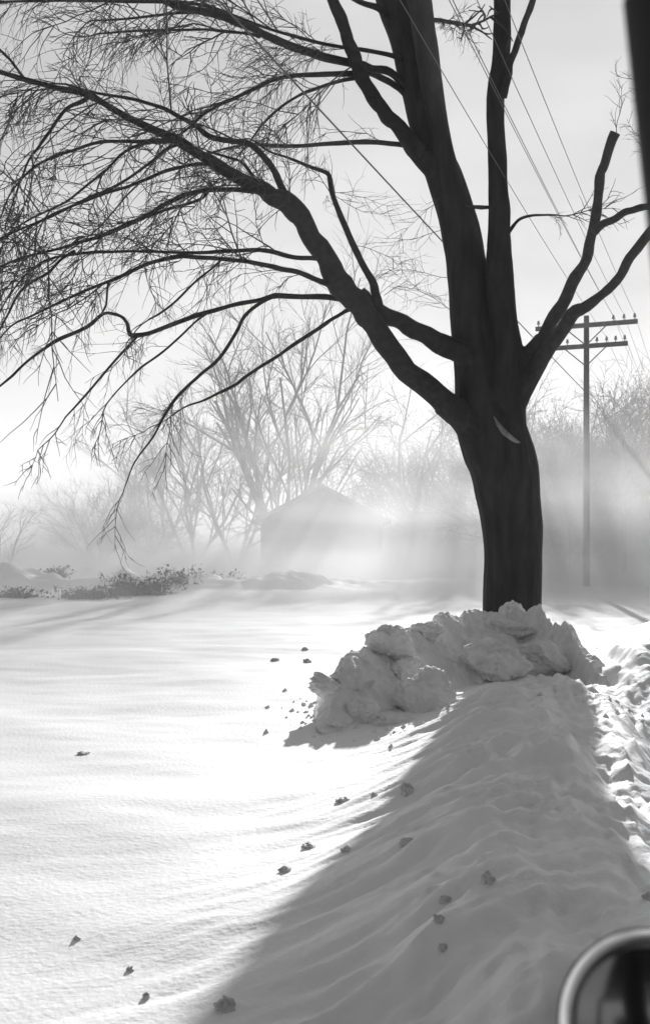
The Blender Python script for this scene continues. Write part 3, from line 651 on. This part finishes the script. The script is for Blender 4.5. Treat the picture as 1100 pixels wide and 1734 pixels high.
shrub(148, 1013, 92, 26, 25, 'darkest wide flat shrub in the row along the field edge', 2)
shrub(217, 1006, 70, 42, 26, 'ragged shrub touching the right end of the darkest shrub', 3)
shrub(258, 1013, 70, 40, 26, 'low shrub in the middle of the shrub row', 4)
shrub(297, 1003, 80, 48, 27.5, 'tall grey shrub near the right end of the shrub row', 5)
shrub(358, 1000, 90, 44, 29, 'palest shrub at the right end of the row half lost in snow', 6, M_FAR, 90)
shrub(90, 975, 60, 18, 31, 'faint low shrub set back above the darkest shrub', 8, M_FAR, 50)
shrub(430, 985, 60, 14, 33, 'faint tuft of weeds right of the shrub row', 9, M_FAR, 40)

# ------------------------------------------------------------------ the car the picture is taken from
CX, CF, CR = .012, Vector((.339, .941, 0)), Vector((.941, -.339, 0))
def K(u, v, z): return Vector((CX, 0, 0)) + CF * u + CR * v + Vector((0, 0, z))
car = thing('car', K(0, .8, 0), 'dark car whose window pillar and round chrome mirror frame the right edge', 'car'); KO = car.location.copy()
def side_shell(prof, v0, v1, name, m, inset=.0):
    b = MB(KO); n = len(prof)
    for v in (v0, v1):
        for u, z in prof: b.v.append(K(u, v, z) - KO)
    for i in range(n): j = (i + 1) % n; b.f.append((i, j, n + j, n + i))
    b.f.append(tuple(range(n))[::-1]); b.f.append(tuple(range(n, 2 * n))); return b.build(name, m, car, False)
zl = .08
side_shell([(-2.1, .35 + zl), (2.5, .35 + zl), (2.62, .55), (2.55, .86), (1.0, 1.0), (.55, 1.02), (.55, .5), (-1.0, .5), (-1.0, 1.02), (-2.0, .98), (-2.15, .6)], .0, 1.72, 'body', M_PAINT)
side_shell([(.55, .5), (.55, 1.02), (-1.0, 1.02), (-1.0, .5)], .004, .075, 'door', M_PAINT)
side_shell([(.55, .5), (.55, 1.02), (-1.0, 1.02), (-1.0, .5)], 1.645, 1.716, 'door', M_PAINT)
side_shell([(.42, 1.66), (.30, 1.72), (-.95, 1.72), (-1.15, 1.66), (-.95, 1.67), (.28, 1.67)], .03, 1.69, 'roof', M_PAINT)
side_shell([(-.2, .5), (-.1, .85), (-.55, 1.35), (-.68, 1.33), (-.7, .5)], .2, 1.5, 'seat', M_CLOTH)
for v in (0, 1.72):
    b = MB(KO); b.tube([K(.52, v, .98), K(.50, v, 1.2), K(.50, v, 1.40), K(.50, v, 1.50), K(.497, v, 1.575), K(.485, v, 1.64), K(.44, v + (.04 if v < 1 else -.04), 1.70)], [.016, .017, .018, .024, .032, .041, .046], 16)
    b.build('window_pillar', M_TRIM, car)
    b = MB(KO); b.tube([K(-.98, v, 1.0), K(-1.02, v, 1.4), K(-1.08, v, 1.68)], [.04, .035, .035], 10); b.build('window_pillar', M_TRIM, car)
    for u in (1.75, -1.45):
        vv = v + (.10 if v < 1 else -.10); b = MB(KO); ring = []
        for rr, off in ((.20, -.09), (.30, -.10), (.33, -.05), (.33, .05), (.30, .10), (.20, .09)):
            ring.append((rr, off))
        for i in range(24):
            a = 2 * math.pi * i / 24
            for rr, off in ring: b.v.append(K(u + rr * math.cos(a), vv + off, .37 + rr * math.sin(a)) - KO)
        for i in range(24):
            for j in range(6): b.f.append((i * 6 + j, i * 6 + (j + 1) % 6, ((i + 1) % 24) * 6 + (j + 1) % 6, ((i + 1) % 24) * 6 + j))
        w = b.build('wheel', M_TYRE, car); b = MB(KO); sg = -1 if v < 1 else 1
        b.tube([K(u, vv - .05, .37), K(u, vv + .05, .37)], [.205, .205], 20); b.build('rim', M_CHROME, w)
for v in (.25, 1.47):
    b = MB(KO); b.tube([K(2.55, v, .72), K(2.61, v, .72), K(2.625, v, .72)], [.09, .085, .05], 14); b.build('headlight', M_CHROME, car)
# round mirror on its stalk
mc = P(1106, 1741, .60); R = 157 / F * .60
nrm = ((Vector((0, 0, HC)) - mc).normalized() + (K(-.45, .5, 1.25) - mc).normalized()).normalized()
ax = nrm.cross(Vector((0, 0, 1))).normalized(); ay = ax.cross(nrm)
def lathe(prof, name, m, parent, seg=64):
    b = MB(KO)
    for a_ in range(seg):
        an_ = 2 * math.pi * a_ / seg; e = ax * math.cos(an_) + ay * math.sin(an_)
        for rr, hh_ in prof: b.v.append(mc + e * rr + nrm * hh_ - KO)
    k = len(prof)
    for a_ in range(seg):
        for j in range(k - 1):
            b.f.append((a_ * k + j, ((a_ + 1) % seg) * k + j, ((a_ + 1) % seg) * k + j + 1, a_ * k + j + 1))
    return b.build(name, m, parent)
mir = lathe([(.0005, -.045), (R * .45, -.042), (R * .8, -.028), (R * .965, -.008), (R * 1.012, -.004), (R * 1.012, -.001), (R * .99, .0)], 'mirror_housing', M_TRIM, car)
lathe([(R * 1.0, -.003), (R * 1.0, .003), (R * .985, .0075), (R * .955, .0105), (R * .92, .0115), (R * .885, .010), (R * .86, .006), (R * .845, .001)], 'mirror_rim', M_RIM, mir)
lathe([(R * .84, .0015), (R * .7, .0040), (R * .45, .0062), (R * .2, .0073), (.0005, .0076)], 'mirror_glass', M_GLASS, mir)
b = MB(KO); b.tube([mc - nrm * .03, mc - nrm * .045 - Vector((0, 0, .03)), K(.66, .01, 1.0)], [.009, .009, .011], 10); b.build('mirror_stalk', M_CHROME, car)
